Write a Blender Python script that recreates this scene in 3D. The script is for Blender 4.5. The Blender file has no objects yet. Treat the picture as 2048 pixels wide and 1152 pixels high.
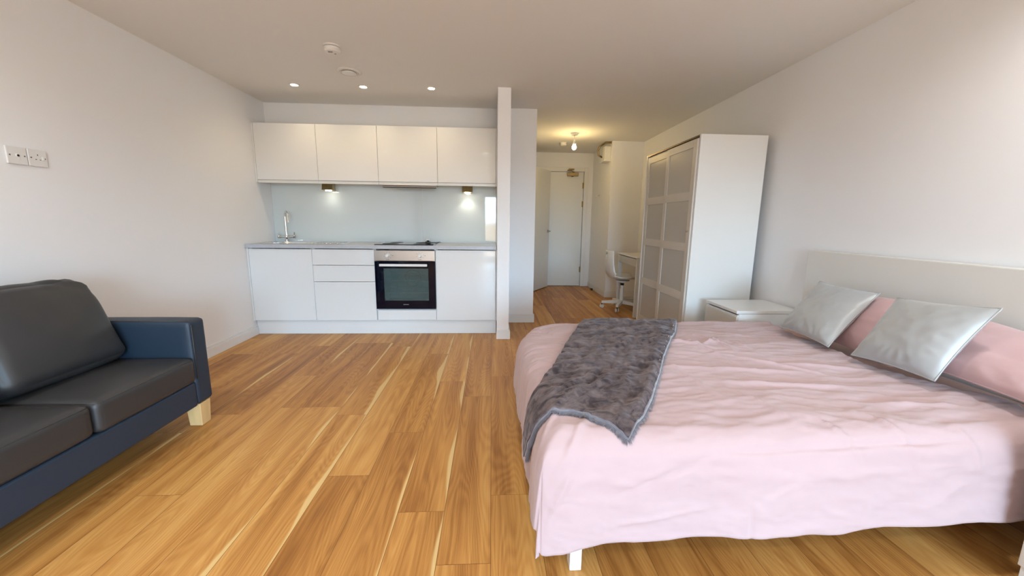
import bpy, math, random
from mathutils import Vector, Matrix, noise
random.seed(7)
S = bpy.context.scene
COL = S.collection
PI = math.pi

# ------------------------------------------------------------------ camera
PITCH, YAW, ROLL, FPX, CAMZ = 0.1708, 0.0539, 0.0124, 772.56, 1.162
def cam_axes():
    f = Vector((math.sin(YAW)*math.cos(PITCH), math.cos(YAW)*math.cos(PITCH), -math.sin(PITCH)))
    r = Vector((math.cos(YAW), -math.sin(YAW), 0)); u = r.cross(f)
    c, s = math.cos(ROLL), math.sin(ROLL)
    return f, c*r + s*u, -s*r + c*u
_f, _r, _u = cam_axes()
cam_data = bpy.data.cameras.new('camera'); cam = bpy.data.objects.new('camera', cam_data); COL.objects.link(cam)
M = Matrix(((_r.x, _u.x, -_f.x, 0), (_r.y, _u.y, -_f.y, 0), (_r.z, _u.z, -_f.z, CAMZ), (0, 0, 0, 1)))
cam.matrix_world = M
cam_data.sensor_width = 36; cam_data.lens = FPX/2048*36; cam_data.clip_start = 0.02
S.camera = cam

# ------------------------------------------------------------------ sky, light, exposure
W = bpy.data.worlds.new('overcast_sky'); S.world = W; W.use_nodes = True
wn, wl = W.node_tree.nodes, W.node_tree.links
bg = wn['Background']
tc = wn.new('ShaderNodeTexCoord'); sx = wn.new('ShaderNodeSeparateXYZ'); rp = wn.new('ShaderNodeValToRGB')
mr = wn.new('ShaderNodeMapRange'); mr.inputs[1].default_value = -1; mr.inputs[2].default_value = 1
wl.new(tc.outputs['Generated'], sx.inputs[0]); wl.new(sx.outputs[2], mr.inputs[0]); wl.new(mr.outputs[0], rp.inputs[0])
rp.color_ramp.elements[0].position = 0.495; rp.color_ramp.elements[0].color = (.20, .17, .135, 1)
rp.color_ramp.elements[1].position = 0.51; rp.color_ramp.elements[1].color = (.52, .77, 1.0, 1)
e = rp.color_ramp.elements.new(0.75); e.color = (.38, .68, 1.0, 1)
wl.new(rp.outputs[0], bg.inputs[0]); bg.inputs[1].default_value = 16.2
S.view_settings.view_transform = 'Standard'; S.view_settings.look = 'None'
S.view_settings.gamma = 1; S.view_settings.use_curve_mapping = False
S.view_settings.exposure = 1.30

WIN = (-.25, 2.15, 0.10, 1.95)       # window opening behind the camera: x0, x1, z0, z1
WINY = -3.6
pl = bpy.data.lights.new('window_portal', 'AREA'); pl.shape = 'RECTANGLE'
pl.size = WIN[1]-WIN[0]; pl.size_y = WIN[3]-WIN[2]; pl.cycles.is_portal = True
po = bpy.data.objects.new('window_portal', pl); COL.objects.link(po)
po.location = ((WIN[0]+WIN[1])/2, WINY-.02, (WIN[2]+WIN[3])/2); po.rotation_euler = (PI/2, 0, 0)   # faces +y
HALL_W, SPOT_W, UNDER_W, FILL_W = 2.6, 2.9, .7, 16.8

# ------------------------------------------------------------------ materials
def mat(name, col=(.8,.8,.8), rough=.5, metal=0, spec=.5, coat=0, sheen=0, bump=None, var=None, emit=None, trans=0, ior=1.5, aniso=None):
    m = bpy.data.materials.new(name); m.use_nodes = True
    n, l = m.node_tree.nodes, m.node_tree.links; b = n['Principled BSDF']
    b.inputs['Base Color'].default_value = (*col, 1); b.inputs['Roughness'].default_value = rough
    b.inputs['Metallic'].default_value = metal; b.inputs['Specular IOR Level'].default_value = spec
    b.inputs['Coat Weight'].default_value = coat; b.inputs['Coat Roughness'].default_value = .03
    b.inputs['Sheen Weight'].default_value = sheen; b.inputs['Transmission Weight'].default_value = trans; b.inputs['IOR'].default_value = ior
    tcn = n.new('ShaderNodeTexCoord')
    if var:      # (scale, amount, stretch)
        mp = n.new('ShaderNodeMapping'); mp.inputs['Scale'].default_value = var[2] if len(var) > 2 else (1,1,1)
        nz = n.new('ShaderNodeTexNoise'); nz.inputs['Scale'].default_value = var[0]; nz.inputs['Detail'].default_value = 4
        mx = n.new('ShaderNodeMix'); mx.data_type = 'RGBA'
        mx.inputs[6].default_value = (*[c*(1-var[1]) for c in col], 1); mx.inputs[7].default_value = (*[min(1, c*(1+var[1])) for c in col], 1)
        l.new(tcn.outputs['Object'], mp.inputs[0]); l.new(mp.outputs[0], nz.inputs[0]); l.new(nz.outputs[0], mx.inputs[0]); l.new(mx.outputs[2], b.inputs['Base Color'])
    if bump:     # (scale, strength, distance, stretch)
        mp = n.new('ShaderNodeMapping'); mp.inputs['Scale'].default_value = bump[3] if len(bump) > 3 else (1,1,1)
        nz = n.new('ShaderNodeTexNoise'); nz.inputs['Scale'].default_value = bump[0]; nz.inputs['Detail'].default_value = 5
        bp = n.new('ShaderNodeBump'); bp.inputs['Strength'].default_value = bump[1]; bp.inputs['Distance'].default_value = bump[2]
        l.new(tcn.outputs['Object'], mp.inputs[0]); l.new(mp.outputs[0], nz.inputs[0]); l.new(nz.outputs[0], bp.inputs['Height']); l.new(bp.outputs[0], b.inputs['Normal'])
    if emit:
        b.inputs['Emission Color'].default_value = (*emit[0], 1); b.inputs['Emission Strength'].default_value = emit[1]
    return m

m_wall = mat('wall_paint', (.885,.885,.895), .55, spec=.3, bump=(220,.05,.001))
m_ceil = mat('ceiling_paint', (.87,.86,.84), .8, spec=.2, bump=(160,.05,.001))
m_trim = mat('white_trim_gloss', (.82,.82,.82), .3, bump=(60,.02,.001))
m_gloss = mat('high_gloss_white', (.80,.81,.81), .07, coat=.3, bump=(3,.03,.002))
m_glosswarm = mat('high_gloss_white_upper', (.80,.81,.81), .07, coat=.3, bump=(3,.03,.002))
m_carcass = mat('white_carcass', (.76,.76,.75), .45, bump=(90,.03,.001))
m_door = mat('painted_door', (.76,.77,.76), .4, bump=(30,.03,.001))
m_splash = mat('back_painted_glass', (.66,.71,.70), .02, coat=.4, spec=.6, bump=(2,.01,.001))
m_work = mat('grey_laminate_worktop', (.50,.52,.56), .35, var=(30,.12), bump=(250,.04,.001))
m_steel = mat('brushed_steel', (.62,.58,.54), .28, 1, bump=(40,.05,.001,(1,1,30)))
m_chrome = mat('chrome', (.78,.78,.78), .08, 1, var=(3,.05))
m_white_metal = mat('white_metal', (.80,.81,.81), .3, var=(4,.03))
m_blackglass = mat('black_oven_glass', (.003,.004,.012), .04, spec=.25, var=(3,.2))
m_blackplastic = mat('black_plastic', (.008,.008,.008), .3, var=(20,.2))
m_whiteplastic = mat('white_plastic', (.80,.79,.77), .3, var=(4,.03))
m_ovenwin = mat('oven_window_glass', (.32,.46,.47), .03, spec=.5, trans=.85, ior=1.3, var=(4,.2))
m_oveninside = mat('oven_enamel', (.28,.36,.36), .35, var=(20,.3))
m_oak = mat('pale_pine_leg', (.72,.48,.22), .4, var=(14,.35,(1,1,.2)), bump=(60,.1,.001,(1,1,.1)))
m_leather = mat('black_leather', (.035,.035,.037), .43, spec=.5, bump=(420,.25,.0008))
m_leather_bluelit = mat('black_leather_bluelit', (.016,.032,.056), .5, spec=.5, bump=(420,.25,.0008))  # same black leather, with the window's blue light put into its colour
m_duvet = mat('pink_cotton', (.49,.355,.36), .85, sheen=.25, spec=.2, bump=(900,.12,.0006))
m_pillow = mat('pink_cotton_pillow', (.56,.37,.37), .85, sheen=.25, spec=.2, bump=(18,.25,.006))
m_sheet = mat('peach_sheet', (.62,.36,.27), .85, sheen=.2, spec=.2, bump=(14,.3,.006))
m_linen = mat('white_mattress_cloth', (.74,.79,.82), .8, bump=(200,.2,.001))
m_satin = mat('silver_satin', (.41,.42,.42), .42, metal=.12, sheen=.3, spec=.5, bump=(9,.2,.005,(1,1,2.2)))
m_lam = mat('white_laminate', (.78,.78,.76), .3, var=(2,.02))
m_lamwarm = mat('offwhite_laminate', (.64,.60,.54), .35, var=(2,.03))
m_headb = mat('cream_headboard', (.74,.725,.68), .6, var=(2,.02), bump=(90,.05,.001))
m_frost = mat('frosted_panel', (.52,.505,.47), .25, spec=.4, bump=(350,.25,.0006))
m_track = mat('dark_bronze_track', (.14,.09,.05), .35, .7, var=(10,.2))
m_brass = mat('aged_brass', (.34,.25,.12), .35, 1, var=(20,.3))
m_bulb = mat('lit_bulb', (1,.95,.8), .3, emit=((1.0,.86,.55), 14), var=(2,.01))
m_led = mat('lit_downlight_lens', (1,.95,.85), .3, emit=((1.0,.90,.68), 16), var=(2,.01))
m_led2 = mat('lit_under_cabinet_lens', (1,.95,.85), .3, emit=((1.0,.95,.80), 8), var=(2,.01))
m_dim = mat('dark_gap', (.02,.02,.02), .6, var=(9,.2))
m_glasspane = bpy.data.materials.new('window_glass'); m_glasspane.use_nodes = True
_n, _l = m_glasspane.node_tree.nodes, m_glasspane.node_tree.links; _n.remove(_n['Principled BSDF'])
_t = _n.new('ShaderNodeBsdfTransparent'); _g = _n.new('ShaderNodeBsdfGlossy'); _g.inputs['Roughness'].default_value = 0; _m = _n.new('ShaderNodeMixShader'); _m.inputs[0].default_value = .06
_l.new(_t.outputs[0], _m.inputs[1]); _l.new(_g.outputs[0], _m.inputs[2]); _l.new(_m.outputs[0], _n['Material Output'].inputs[0])
m_legend = mat('grey_legend_print', (.16,.15,.14), .5, var=(9,.1))
m_logo = mat('pale_badge_print', (.55,.57,.6), .4, var=(9,.1))

# wood floor: every plank carries its own random tone and its own run of grain
def floor_material():
    m = bpy.data.materials.new('oak_laminate_planks'); m.use_nodes = True
    n, l = m.node_tree.nodes, m.node_tree.links; b = n['Principled BSDF']
    def nd(t, **k):
        x = n.new(t)
        for a, v in k.items(): setattr(x, a, v)
        return x
    def math_(op, a, bb=None, c=None):
        x = nd('ShaderNodeMath', operation=op)
        for i, v in enumerate((a, bb, c)):
            if v is None: continue
            if hasattr(v, 'links'): l.new(v, x.inputs[i])
            else: x.inputs[i].default_value = v
        return x.outputs[0]
    at = nd('ShaderNodeAttribute', attribute_name='plank'); uv = nd('ShaderNodeUVMap', uv_map='plank_uv')
    su = nd('ShaderNodeSeparateXYZ'); l.new(uv.outputs[0], su.inputs[0]); u, v = su.outputs[0], su.outputs[1]
    sr = nd('ShaderNodeSeparateColor'); l.new(at.outputs['Color'], sr.inputs[0]); r1, r2, r3 = sr.outputs
    # u: 0..1 across; v metres along
    def vec(a, c, d):
        x = nd('ShaderNodeCombineXYZ')
        for i, q in enumerate((a, c, d)):
            if hasattr(q, 'links'): l.new(q, x.inputs[i])
            else: x.inputs[i].default_value = q
        return x.outputs[0]
    z = math_('MULTIPLY', r1, 37.0)
    contour_n = nd('ShaderNodeTexNoise'); contour_n.inputs['Scale'].default_value = 1.0; contour_n.inputs['Detail'].default_value = 1.5; contour_n.inputs['Roughness'].default_value = .35
    l.new(vec(math_('MULTIPLY', u, 1.25), math_('MULTIPLY', v, .85), z), contour_n.inputs[0])
    rings = math_('SINE', math_('MULTIPLY', contour_n.outputs[0], 190.0))
    rings = math_('MULTIPLY_ADD', rings, .5, .5)
    broad = nd('ShaderNodeTexNoise'); broad.inputs['Scale'].default_value = 1.0; broad.inputs['Detail'].default_value = 3
    l.new(vec(math_('MULTIPLY', u, 3.2), math_('MULTIPLY', v, .9), math_('ADD', z, 5.0)), broad.inputs[0])
    fine = nd('ShaderNodeTexNoise'); fine.inputs['Scale'].default_value = 1.0; fine.inputs['Detail'].default_value = 4; fine.inputs['Roughness'].default_value = .6
    l.new(vec(math_('MULTIPLY', u, 42.0), math_('MULTIPLY', v, 4.0), z), fine.inputs[0])
    t = math_('MULTIPLY_ADD', math_('SUBTRACT', broad.outputs[0], .5), .66, math_('MULTIPLY_ADD', math_('SUBTRACT', r2, .5), .22, .54))
    t = math_('ADD', t, math_('MULTIPLY', math_('SUBTRACT', fine.outputs[0], .5), .30))
    t = math_('ADD', t, math_('MULTIPLY', math_('SUBTRACT', rings, .5), .075))
    ramp = nd('ShaderNodeValToRGB'); cr = ramp.color_ramp
    cr.elements[0].position = .18; cr.elements[0].color = (.17,.058,.012,1)
    cr.elements[1].position = .86; cr.elements[1].color = (.74,.43,.14,1)
    for p, c in ((.40,(.36,.148,.034,1)), (.58,(.54,.255,.066,1))):
        q = cr.elements.new(p); q.color = c
    l.new(t, ramp.inputs[0])
    # pale sapwood streak along the right-hand edge of some planks
    sn = nd('ShaderNodeTexNoise'); sn.inputs['Scale'].default_value = 1.6; sn.inputs['Detail'].default_value = 1
    l.new(vec(0.0, v, z), sn.inputs[0])
    wdt = math_('MULTIPLY', math_('MULTIPLY', math_('SUBTRACT', sn.outputs[0], .34), .62), r3)
    edge = math_('SUBTRACT', 1.0, u)
    sm = nd('ShaderNodeMapRange', interpolation_type='SMOOTHSTEP'); sm.inputs[1].default_value = 0; sm.inputs[2].default_value = .06; sm.inputs[3].default_value = 0; sm.inputs[4].default_value = 1
    l.new(math_('SUBTRACT', wdt, edge), sm.inputs[0])
    mx = nd('ShaderNodeMix', data_type='RGBA'); l.new(sm.outputs[0], mx.inputs[0]); l.new(ramp.outputs[0], mx.inputs[6]); mx.inputs[7].default_value = (.71,.48,.20,1)
    # seams
    e1 = math_('MINIMUM', u, math_('SUBTRACT', 1.0, u))
    seam = math_('GREATER_THAN', e1, .0055)
    dk = nd('ShaderNodeMix', data_type='RGBA'); l.new(seam, dk.inputs[0]); dk.inputs[6].default_value = (.20,.085,.025,1); l.new(mx.outputs[2], dk.inputs[7])
    l.new(dk.outputs[2], b.inputs['Base Color'])
    b.inputs['Roughness'].default_value = .42; b.inputs['Specular IOR Level'].default_value = .28
    bp = nd('ShaderNodeBump'); bp.inputs['Strength'].default_value = .12; bp.inputs['Distance'].default_value = .001
    l.new(fine.outputs[0], bp.inputs['Height']); l.new(bp.outputs[0], b.inputs['Normal'])
    return m
m_floor = floor_material()

# dark plush throw
def fur_material():
    m = mat('taupe_plush', (.115,.088,.092), .8, sheen=.35, spec=.15, bump=(38,.5,.008,(1,.45,1)))
    n, l = m.node_tree.nodes, m.node_tree.links; b = n['Principled BSDF']
    tcn = n.new('ShaderNodeTexCoord'); nz = n.new('ShaderNodeTexNoise'); nz.inputs['Scale'].default_value = 14; nz.inputs['Detail'].default_value = 6; nz.inputs['Roughness'].default_value = .65; nz.inputs['Distortion'].default_value = 1.2
    rp_ = n.new('ShaderNodeValToRGB'); rp_.color_ramp.elements[0].position = .38; rp_.color_ramp.elements[0].color = (.036,.024,.026,1); rp_.color_ramp.elements[1].position = .68; rp_.color_ramp.elements[1].color = (.175,.135,.132,1)
    l.new(tcn.outputs['Object'], nz.inputs[0]); l.new(nz.outputs[0], rp_.inputs[0]); l.new(rp_.outputs[0], b.inputs['Base Color'])
    b.inputs['Sheen Tint'].default_value = (.8,.78,.85,1); b.inputs['Sheen Roughness'].default_value = .4
    return m
m_fur = fur_material()
m_fringe = mat('blue_grey_plush_edge', (.15,.14,.165), .8, sheen=.8, var=(60,.5))

# ------------------------------------------------------------------ mesh building
class MB:
    def __init__(s): s.v = []; s.f = []
    def add(s, vs, fs, mtx=None):
        o = len(s.v); s.v += [tuple(mtx @ Vector(p)) if mtx else tuple(p) for p in vs]; s.f += [tuple(i+o for i in f) for f in fs]; return s
    def box(s, x0, y0, z0, x1, y1, z1, mtx=None):
        x0, x1 = sorted((x0, x1)); y0, y1 = sorted((y0, y1)); z0, z1 = sorted((z0, z1))
        vs = [(x0,y0,z0),(x1,y0,z0),(x1,y1,z0),(x0,y1,z0),(x0,y0,z1),(x1,y0,z1),(x1,y1,z1),(x0,y1,z1)]
        return s.add(vs, [(0,3,2,1),(4,5,6,7),(0,1,5,4),(1,2,6,5),(2,3,7,6),(3,0,4,7)], mtx)
    def prism(s, poly, z0, z1, mtx=None):     # poly CCW in xy
        n = len(poly)
        vs = [(x,y,z0) for x,y in poly] + [(x,y,z1) for x,y in poly]
        fs = [tuple(range(n-1,-1,-1)), tuple(range(n,2*n))] + [(i,(i+1)%n,n+(i+1)%n,n+i) for i in range(n)]
        return s.add(vs, fs, mtx)
    def lathe(s, prof, c=(0,0,0), n=28, mtx=None, axis='z'):
        vs = []; fs = []
        for r, z in prof:
            for k in range(n):
                a = 2*PI*k/n; p = (r*math.cos(a), r*math.sin(a), z)
                if axis == 'y': p = (p[0], p[2], p[1])
                if axis == 'x': p = (p[2], p[0], p[1])
                vs.append((p[0]+c[0], p[1]+c[1], p[2]+c[2]))
        m = len(prof)
        for i in range(m-1):
            for k in range(n):
                fs.append((i*n+k, i*n+(k+1)%n, (i+1)*n+(k+1)%n, (i+1)*n+k))
        fs.append(tuple(range(n-1,-1,-1))); fs.append(tuple(range((m-1)*n, m*n)))
        return s.add(vs, fs, mtx)
    def tube(s, pts, r, n=12, mtx=None):
        pts = [Vector(p) for p in pts]; rs = r if isinstance(r, (list, tuple)) else [r]*len(pts)
        vs = []; fs = []; t0 = (pts[1]-pts[0]).normalized()
        up = Vector((0,0,1)) if abs(t0.z) < .9 else Vector((1,0,0))
        a = t0.cross(up).normalized()
        for i, p in enumerate(pts):
            t = (pts[min(i+1, len(pts)-1)] - pts[max(i-1, 0)]).normalized()
            a = (a - t*a.dot(t)).normalized(); b = t.cross(a)
            for k in range(n):
                q = 2*PI*k/n; vs.append(tuple(p + (a*math.cos(q) + b*math.sin(q))*rs[i]))
        for i in range(len(pts)-1):
            for k in range(n): fs.append((i*n+k, i*n+(k+1)%n, (i+1)*n+(k+1)%n, (i+1)*n+k))
        fs.append(tuple(range(n-1,-1,-1))); fs.append(tuple(range((len(pts)-1)*n, len(pts)*n)))
        return s.add(vs, fs, mtx)
    def sphere(s, c, r, n=24, m=14, sc=(1,1,1)):
        prof = [(max(1e-4, r*math.sin(PI*i/m)), -r*math.cos(PI*i/m)) for i in range(m+1)]
        t = Matrix.Translation(c) @ Matrix.Diagonal((*sc, 1))
        return s.lathe(prof, n=n, mtx=t)
    def grid(s, fn, nu, nv, flip=False):
        vs = [tuple(fn(i/nu, j/nv)) for j in range(nv+1) for i in range(nu+1)]
        fs = []
        for j in range(nv):
            for i in range(nu):
                q = (j*(nu+1)+i, j*(nu+1)+i+1, (j+1)*(nu+1)+i+1, (j+1)*(nu+1)+i)
                fs.append(q[::-1] if flip else q)
        return s.add(vs, fs)
    def puff(s, hx, hy, hz, r, bulge=(0,0,0), n=14, mtx=None, wr=0, seed=0, sharp=5.0):
        """soft upholstered block: rounded box whose faces swell"""
        vs = []; fs = []; idx = {}
        def P(x, y, z):
            k = (round(x,5), round(y,5), round(z,5))
            if k in idx: return idx[k]
            h = Vector((hx, hy, hz)); p = Vector((x*hx, y*hy, z*hz))
            inner = Vector([max(-(h[i]-r), min(h[i]-r, p[i])) for i in range(3)])
            d = p - inner
            q = inner + (d.normalized()*r if d.length > 1e-9 else d)
            ax = [abs(x), abs(y), abs(z)]
            for i in range(3):
                j, kk = (i+1) % 3, (i+2) % 3
                w = max(0, 1-ax[j]**2.5)*max(0, 1-ax[kk]**2.5)
                q[i] += (1 if (x,y,z)[i] > 0 else -1)*bulge[i]*w*(ax[i]**2)
            if wr:
                nn = noise.noise(Vector((x*hx*9+seed, y*hy*9, z*hz*9))) + .5*noise.noise(Vector((x*hx*22+seed, y*hy*22, z*hz*22)))
                q += Vector((x, y, z)).normalized()*wr*nn
            idx[k] = len(vs); vs.append(tuple(q)); return idx[k]
        def warp(t):            # denser samples near the edges
            return math.sin(t*PI/2)*.55 + t*.45
        g = [warp(-1 + 2*i/n) for i in range(n+1)]
        for ax in range(3):
            for sgn in (-1, 1):
                for i in range(n):
                    for j in range(n):
                        c = []
                        for a_, b_ in ((i,j),(i+1,j),(i+1,j+1),(i,j+1)):
                            q = [0,0,0]; q[ax] = sgn; q[(ax+1)%3] = g[a_]; q[(ax+2)%3] = g[b_]; c.append(P(*q))
                        fs.append(tuple(c) if sgn > 0 else tuple(c[::-1]))
        return s.add(vs, fs, mtx)

def world_loc(o):
    m = Matrix.Identity(4); ch = []
    while o is not None: ch.append(o); o = o.parent
    for q in reversed(ch): m = m @ Matrix.LocRotScale(q.location, q.rotation_euler, q.scale)
    return m
def tag(o, label=None, cat=None, group=None, kind=None):
    if label: o['label'] = label
    if cat: o['category'] = cat
    if group: o['group'] = group
    if kind: o['kind'] = kind
    return o
def build(name, mb, m, parent=None, label=None, cat=None, group=None, kind=None, smooth=False, bevel=0, seg=2, sub=0, solid=0):
    vs = [Vector(v) for v in mb.v]
    if parent is None:
        lo = Vector([min(v[i] for v in vs) for i in range(3)]); hi = Vector([max(v[i] for v in vs) for i in range(3)])
        loc = Vector(((lo.x+hi.x)/2, (lo.y+hi.y)/2, lo.z)); vs = [v-loc for v in vs]
    else:
        inv = world_loc(parent).inverted(); vs = [inv @ v for v in vs]
        lo = Vector([min(v[i] for v in vs) for i in range(3)]); hi = Vector([max(v[i] for v in vs) for i in range(3)])
        loc = (lo+hi)/2; vs = [v-loc for v in vs]
    me = bpy.data.meshes.new(name); me.from_pydata([tuple(v) for v in vs], [], mb.f); me.update()
    o = bpy.data.objects.new(name, me); COL.objects.link(o); o.location = loc
    if parent is not None: o.parent = parent
    me.materials.append(m)
    if smooth:
        for p in me.polygons: p.use_smooth = True
        if smooth == 'auto':
            me.update()
            try: me.set_sharp_from_angle(angle=math.radians(38))
            except Exception: pass
    if bevel:
        b = o.modifiers.new('bevel', 'BEVEL'); b.width = bevel; b.segments = seg; b.limit_method = 'ANGLE'; b.angle_limit = math.radians(40)
        b.harden_normals = False
    if solid:
        b = o.modifiers.new('solid', 'SOLIDIFY'); b.thickness = abs(solid); b.offset = -1 if solid > 0 else 1
    if sub:
        b = o.modifiers.new('sub', 'SUBSURF'); b.levels = sub; b.render_levels = sub
    tag(o, label, cat, group, kind)
    return o
def box(name, x0, y0, z0, x1, y1, z1, m, parent=None, bevel=.002, **k):
    return build(name, MB().box(x0, y0, z0, x1, y1, z1), m, parent, bevel=bevel, **k)
def thing(name, loc, label, cat, group=None, rz=0):
    o = bpy.data.objects.new(name, None); COL.objects.link(o); o.location = loc; o.rotation_euler = (0, 0, rz)
    o.empty_display_size = .05
    return tag(o, label, cat, group)
def copy_tree(o, parent=None):
    c = o.copy(); COL.objects.link(c)
    if parent is not None: c.parent = parent
    for ch in list(o.children): copy_tree(ch, c)
    return c
def struct(name, mb, m, **k):
    return build(name, mb, m, None, kind='structure', **k)

# ------------------------------------------------------------------ room shell
XL, XR, H = -2.374, 2.262, 2.35
YB, YF = 4.41, 6.97           # kitchen back wall, far wall of the hall
PITX = .484                   # left side of the hall passage
T = .1
# floor made of planks
def make_floor():
    vs = []; fs = []; uvs = []; cols = []
    w = .187; L = 1.29
    ends = {-1: 1.152, -2: 1.402, -3: .710, -4: .350, 0: .20, -6: 1.03, -7: .63, -8: .25}
    ends[0] = 1.488; ends[-4] = 1.640; ends[-3] = 2.003; ends[-8] = 1.538; ends[-7] = 2.316
    streaky = {(-5, 1.4): 1.0, (-3, 1.1): 1.0, (-2, 1.4): 1.0, (-6, 2.1): .9, (-8, 1.54): .95}
    want = {-3: 1.0, -2: .9, -5: 1.0, -6: .8, -8: .85, -10: .8, 1: .0}
    rnd = random.Random(3)
    x0, x1, y0, y1 = XL-T, XR+T, WINY-T, YF+T
    i0 = math.floor(x0/w); i1 = math.ceil(x1/w)
    for i in range(i0, i1):
        off = ends.get(i, rnd.uniform(0, L))
        k0 = math.floor((y0-off)/L)
        for k in range(k0, 12):
            a, b = off+k*L, off+(k+1)*L
            if b < y0 or a > y1: continue
            ca, cb = max(a, y0), min(b, y1); xa, xb = max(i*w, x0), min((i+1)*w, x1)
            o = len(vs); g = .0007
            vs += [(xa,ca+g,0),(xb,ca+g,0),(xb,cb-g,0),(xa,cb-g,0)]; fs.append((o,o+1,o+2,o+3))
            ua, ub = (xa-i*w)/w, (xb-i*w)/w
            uvs += [(ua,ca),(ub,ca),(ub,cb),(ua,cb)]
            s = want.get(i, 0) if (ca < 2.9 and cb > .9 and rnd.random() < .8) else (0.7 if rnd.random() < .16 else 0)
            cols.append((rnd.random(), rnd.random(), s, 1))
    # sub-floor just under the planks closes the hairline gaps
    o = len(vs); vs += [(x0,y0,-.001),(x1,y0,-.001),(x1,y1,-.001),(x0,y1,-.001)]; fs.append((o,o+1,o+2,o+3)); uvs += [(.001,0)]*4; cols.append((0,0,0,1))
    o = len(vs); vs += [(x0,y0,-.08),(x1,y0,-.08),(x1,y1,-.08),(x0,y1,-.08)]; fs.append((o+3,o+2,o+1,o)); uvs += [(.001,0)]*4; cols.append((0,0,0,1))
    me = bpy.data.meshes.new('floor'); me.from_pydata(vs, [], fs)
    ul = me.uv_layers.new(name='plank_uv')
    for i, q in enumerate(uvs): ul.data[i].uv = q
    ca = me.color_attributes.new('plank', 'FLOAT_COLOR', 'CORNER')
    for p in me.polygons:
        for li in p.loop_indices: ca.data[li].color = cols[p.index]
    me.materials.append(m_floor); ob = bpy.data.objects.new('floor', me); COL.objects.link(ob); ob['kind'] = 'structure'
make_floor()
struct('ceiling', MB().box(XL-T, WINY-T, H, XR+T, YF+T, H+T), m_ceil)
struct('wall_left', MB().box(XL-T, WINY-T, 0, XL, YB+T, H), m_wall)
struct('wall_right', MB().box(XR, WINY-T, 0, XR+T, 5.9, H), m_wall)
struct('wall_kitchen', MB().box(XL, YB, 0, .10, YB+T, H), m_wall)
struct('wall_passage', MB().box(.10, YB-.03, 0, PITX, 6.05, H).box(.10, 6.05, 0, .655, YF, H), m_wall)
struct('wall_partition', MB().box(.054, 3.735, 0, .172, YB-.03, H), m_wall)
struct('wall_alcove', MB().box(1.783, 5.9, 0, XR+T, YF, H), m_wall)
# far wall with the doorway opening
struct('wall_far', MB().box(.1, YF, 0, .785, YF+T, H).box(1.625, YF, 0, XR+T, YF+T, H).box(.785, YF, 2.035, 1.625, YF+T, H), m_wall)
# wall behind the camera with its window opening
wx0, wx1, wz0, wz1 = WIN
struct('wall_window', MB().box(XL, WINY-T, 0, wx0, WINY, H).box(wx1, WINY-T, 0, XR, WINY, H).box(wx0, WINY-T, wz1, wx1, WINY, H).box(wx0, WINY-T, 0, wx1, WINY, wz0), m_wall)
fr = MB(); t = .05
fr.box(wx0, WINY-.08, wz0, wx0+t, WINY-.02, wz1).box(wx1-t, WINY-.08, wz0, wx1, WINY-.02, wz1).box(wx0+t, WINY-.08, wz0, wx1-t, WINY-.02, wz0+t).box(wx0+t, WINY-.08, wz1-t, wx1-t, WINY-.02, wz1)
for xm in (.55, 1.35): fr.box(xm-.04, WINY-.08, wz0+t, xm+.04, WINY-.02, wz1-t)
win = struct('window_1', fr, m_trim, bevel=.003)
build('pane', MB().box(wx0+t, WINY-.053, wz0+t, wx1-t, WINY-.047, wz1-t), m_glasspane, win)
# skirting boards
def skirt(name, x0, y0, x1, y1, nx, ny, h=.098, d=.015):
    """board along (x0,y0)-(x1,y1) standing off the wall towards (nx, ny), with a stepped top"""
    a = MB()
    def seg(dd, z0, z1):
        xa, xb = sorted((x0, x1)); ya, yb = sorted((y0, y1))
        if nx: a.box(x0, ya, z0, x0+nx*dd, yb, z1)
        else: a.box(xa, y0, z0, xb, y0+ny*dd, z1)
    seg(d, 0, h-.02); seg(d*.6, h-.02, h)
    return struct(name, a, m_trim, bevel=.002)
skirt('baseboard_left', XL, WINY, XL, 3.925, 1, 0)
skirt('baseboard_right', XR, WINY, XR, 5.885, -1, 0)
skirt('baseboard_passage', .187, YB-.03, PITX+.015, YB-.03, 0, -1)
skirt('baseboard_passage_side', PITX, YB-.03, PITX, 6.05, 1, 0)
skirt('baseboard_alcove', 1.768, 5.9, XR-.0, 5.9, 0, -1)
skirt('baseboard_alcove_side', 1.783, 5.9, 1.783, YF-.03, -1, 0)
a = MB()
for dd, z0, z1 in ((.015, 0, .078), (.009, .078, .098)):
    a.box(.054-dd*.3, 3.735-dd, z0, .172+dd, 3.735, z1).box(.172, 3.735, z0, .172+dd, YB-.045, z1)
struct('baseboard_partition', a, m_trim, bevel=.002)

# ------------------------------------------------------------------ front door (closed, far end)
a = MB().box(.715, YF-.022, 0, .785, YF, 2.105).box(1.625, YF-.022, 0, 1.695, YF, 2.105).box(.785, YF-.022, 2.035, 1.625, YF, 2.105)
a.box(.765, YF+.042, 0, .81, YF+.09, 2.05).box(1.60, YF+.042, 0, 1.645, YF+.09, 2.05).box(.81, YF+.042, 2.015, 1.60, YF+.09, 2.05).box(.81, YF+.042, .0005, 1.60, YF+.09, .03)  # unseen strips behind the leaf, added to stop sky light leaking round it
struct('trim_1', a, m_trim, bevel=.004)
d1 = bpy.data.objects.new('door_1', None); COL.objects.link(d1); d1.location = (1.2, YF+.02, 0); d1['kind'] = 'structure'
box('door_leaf', .79, YF-.004, .008, 1.615, YF+.04, 2.028, m_door, d1)
for z in (1.80, 1.48, .31):
    build('hinge', MB().lathe([(.008,-.05),(.009,-.045),(.009,.045),(.008,.05)], (1.618, YF-.012, z), 10).box(1.600, YF-.007, z-.05, 1.616, YF-.003, z+.05), m_brass, d1)
m_lever = mat('satin_nickel', (.36,.34,.32), .3, 1, var=(8,.1))
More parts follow.
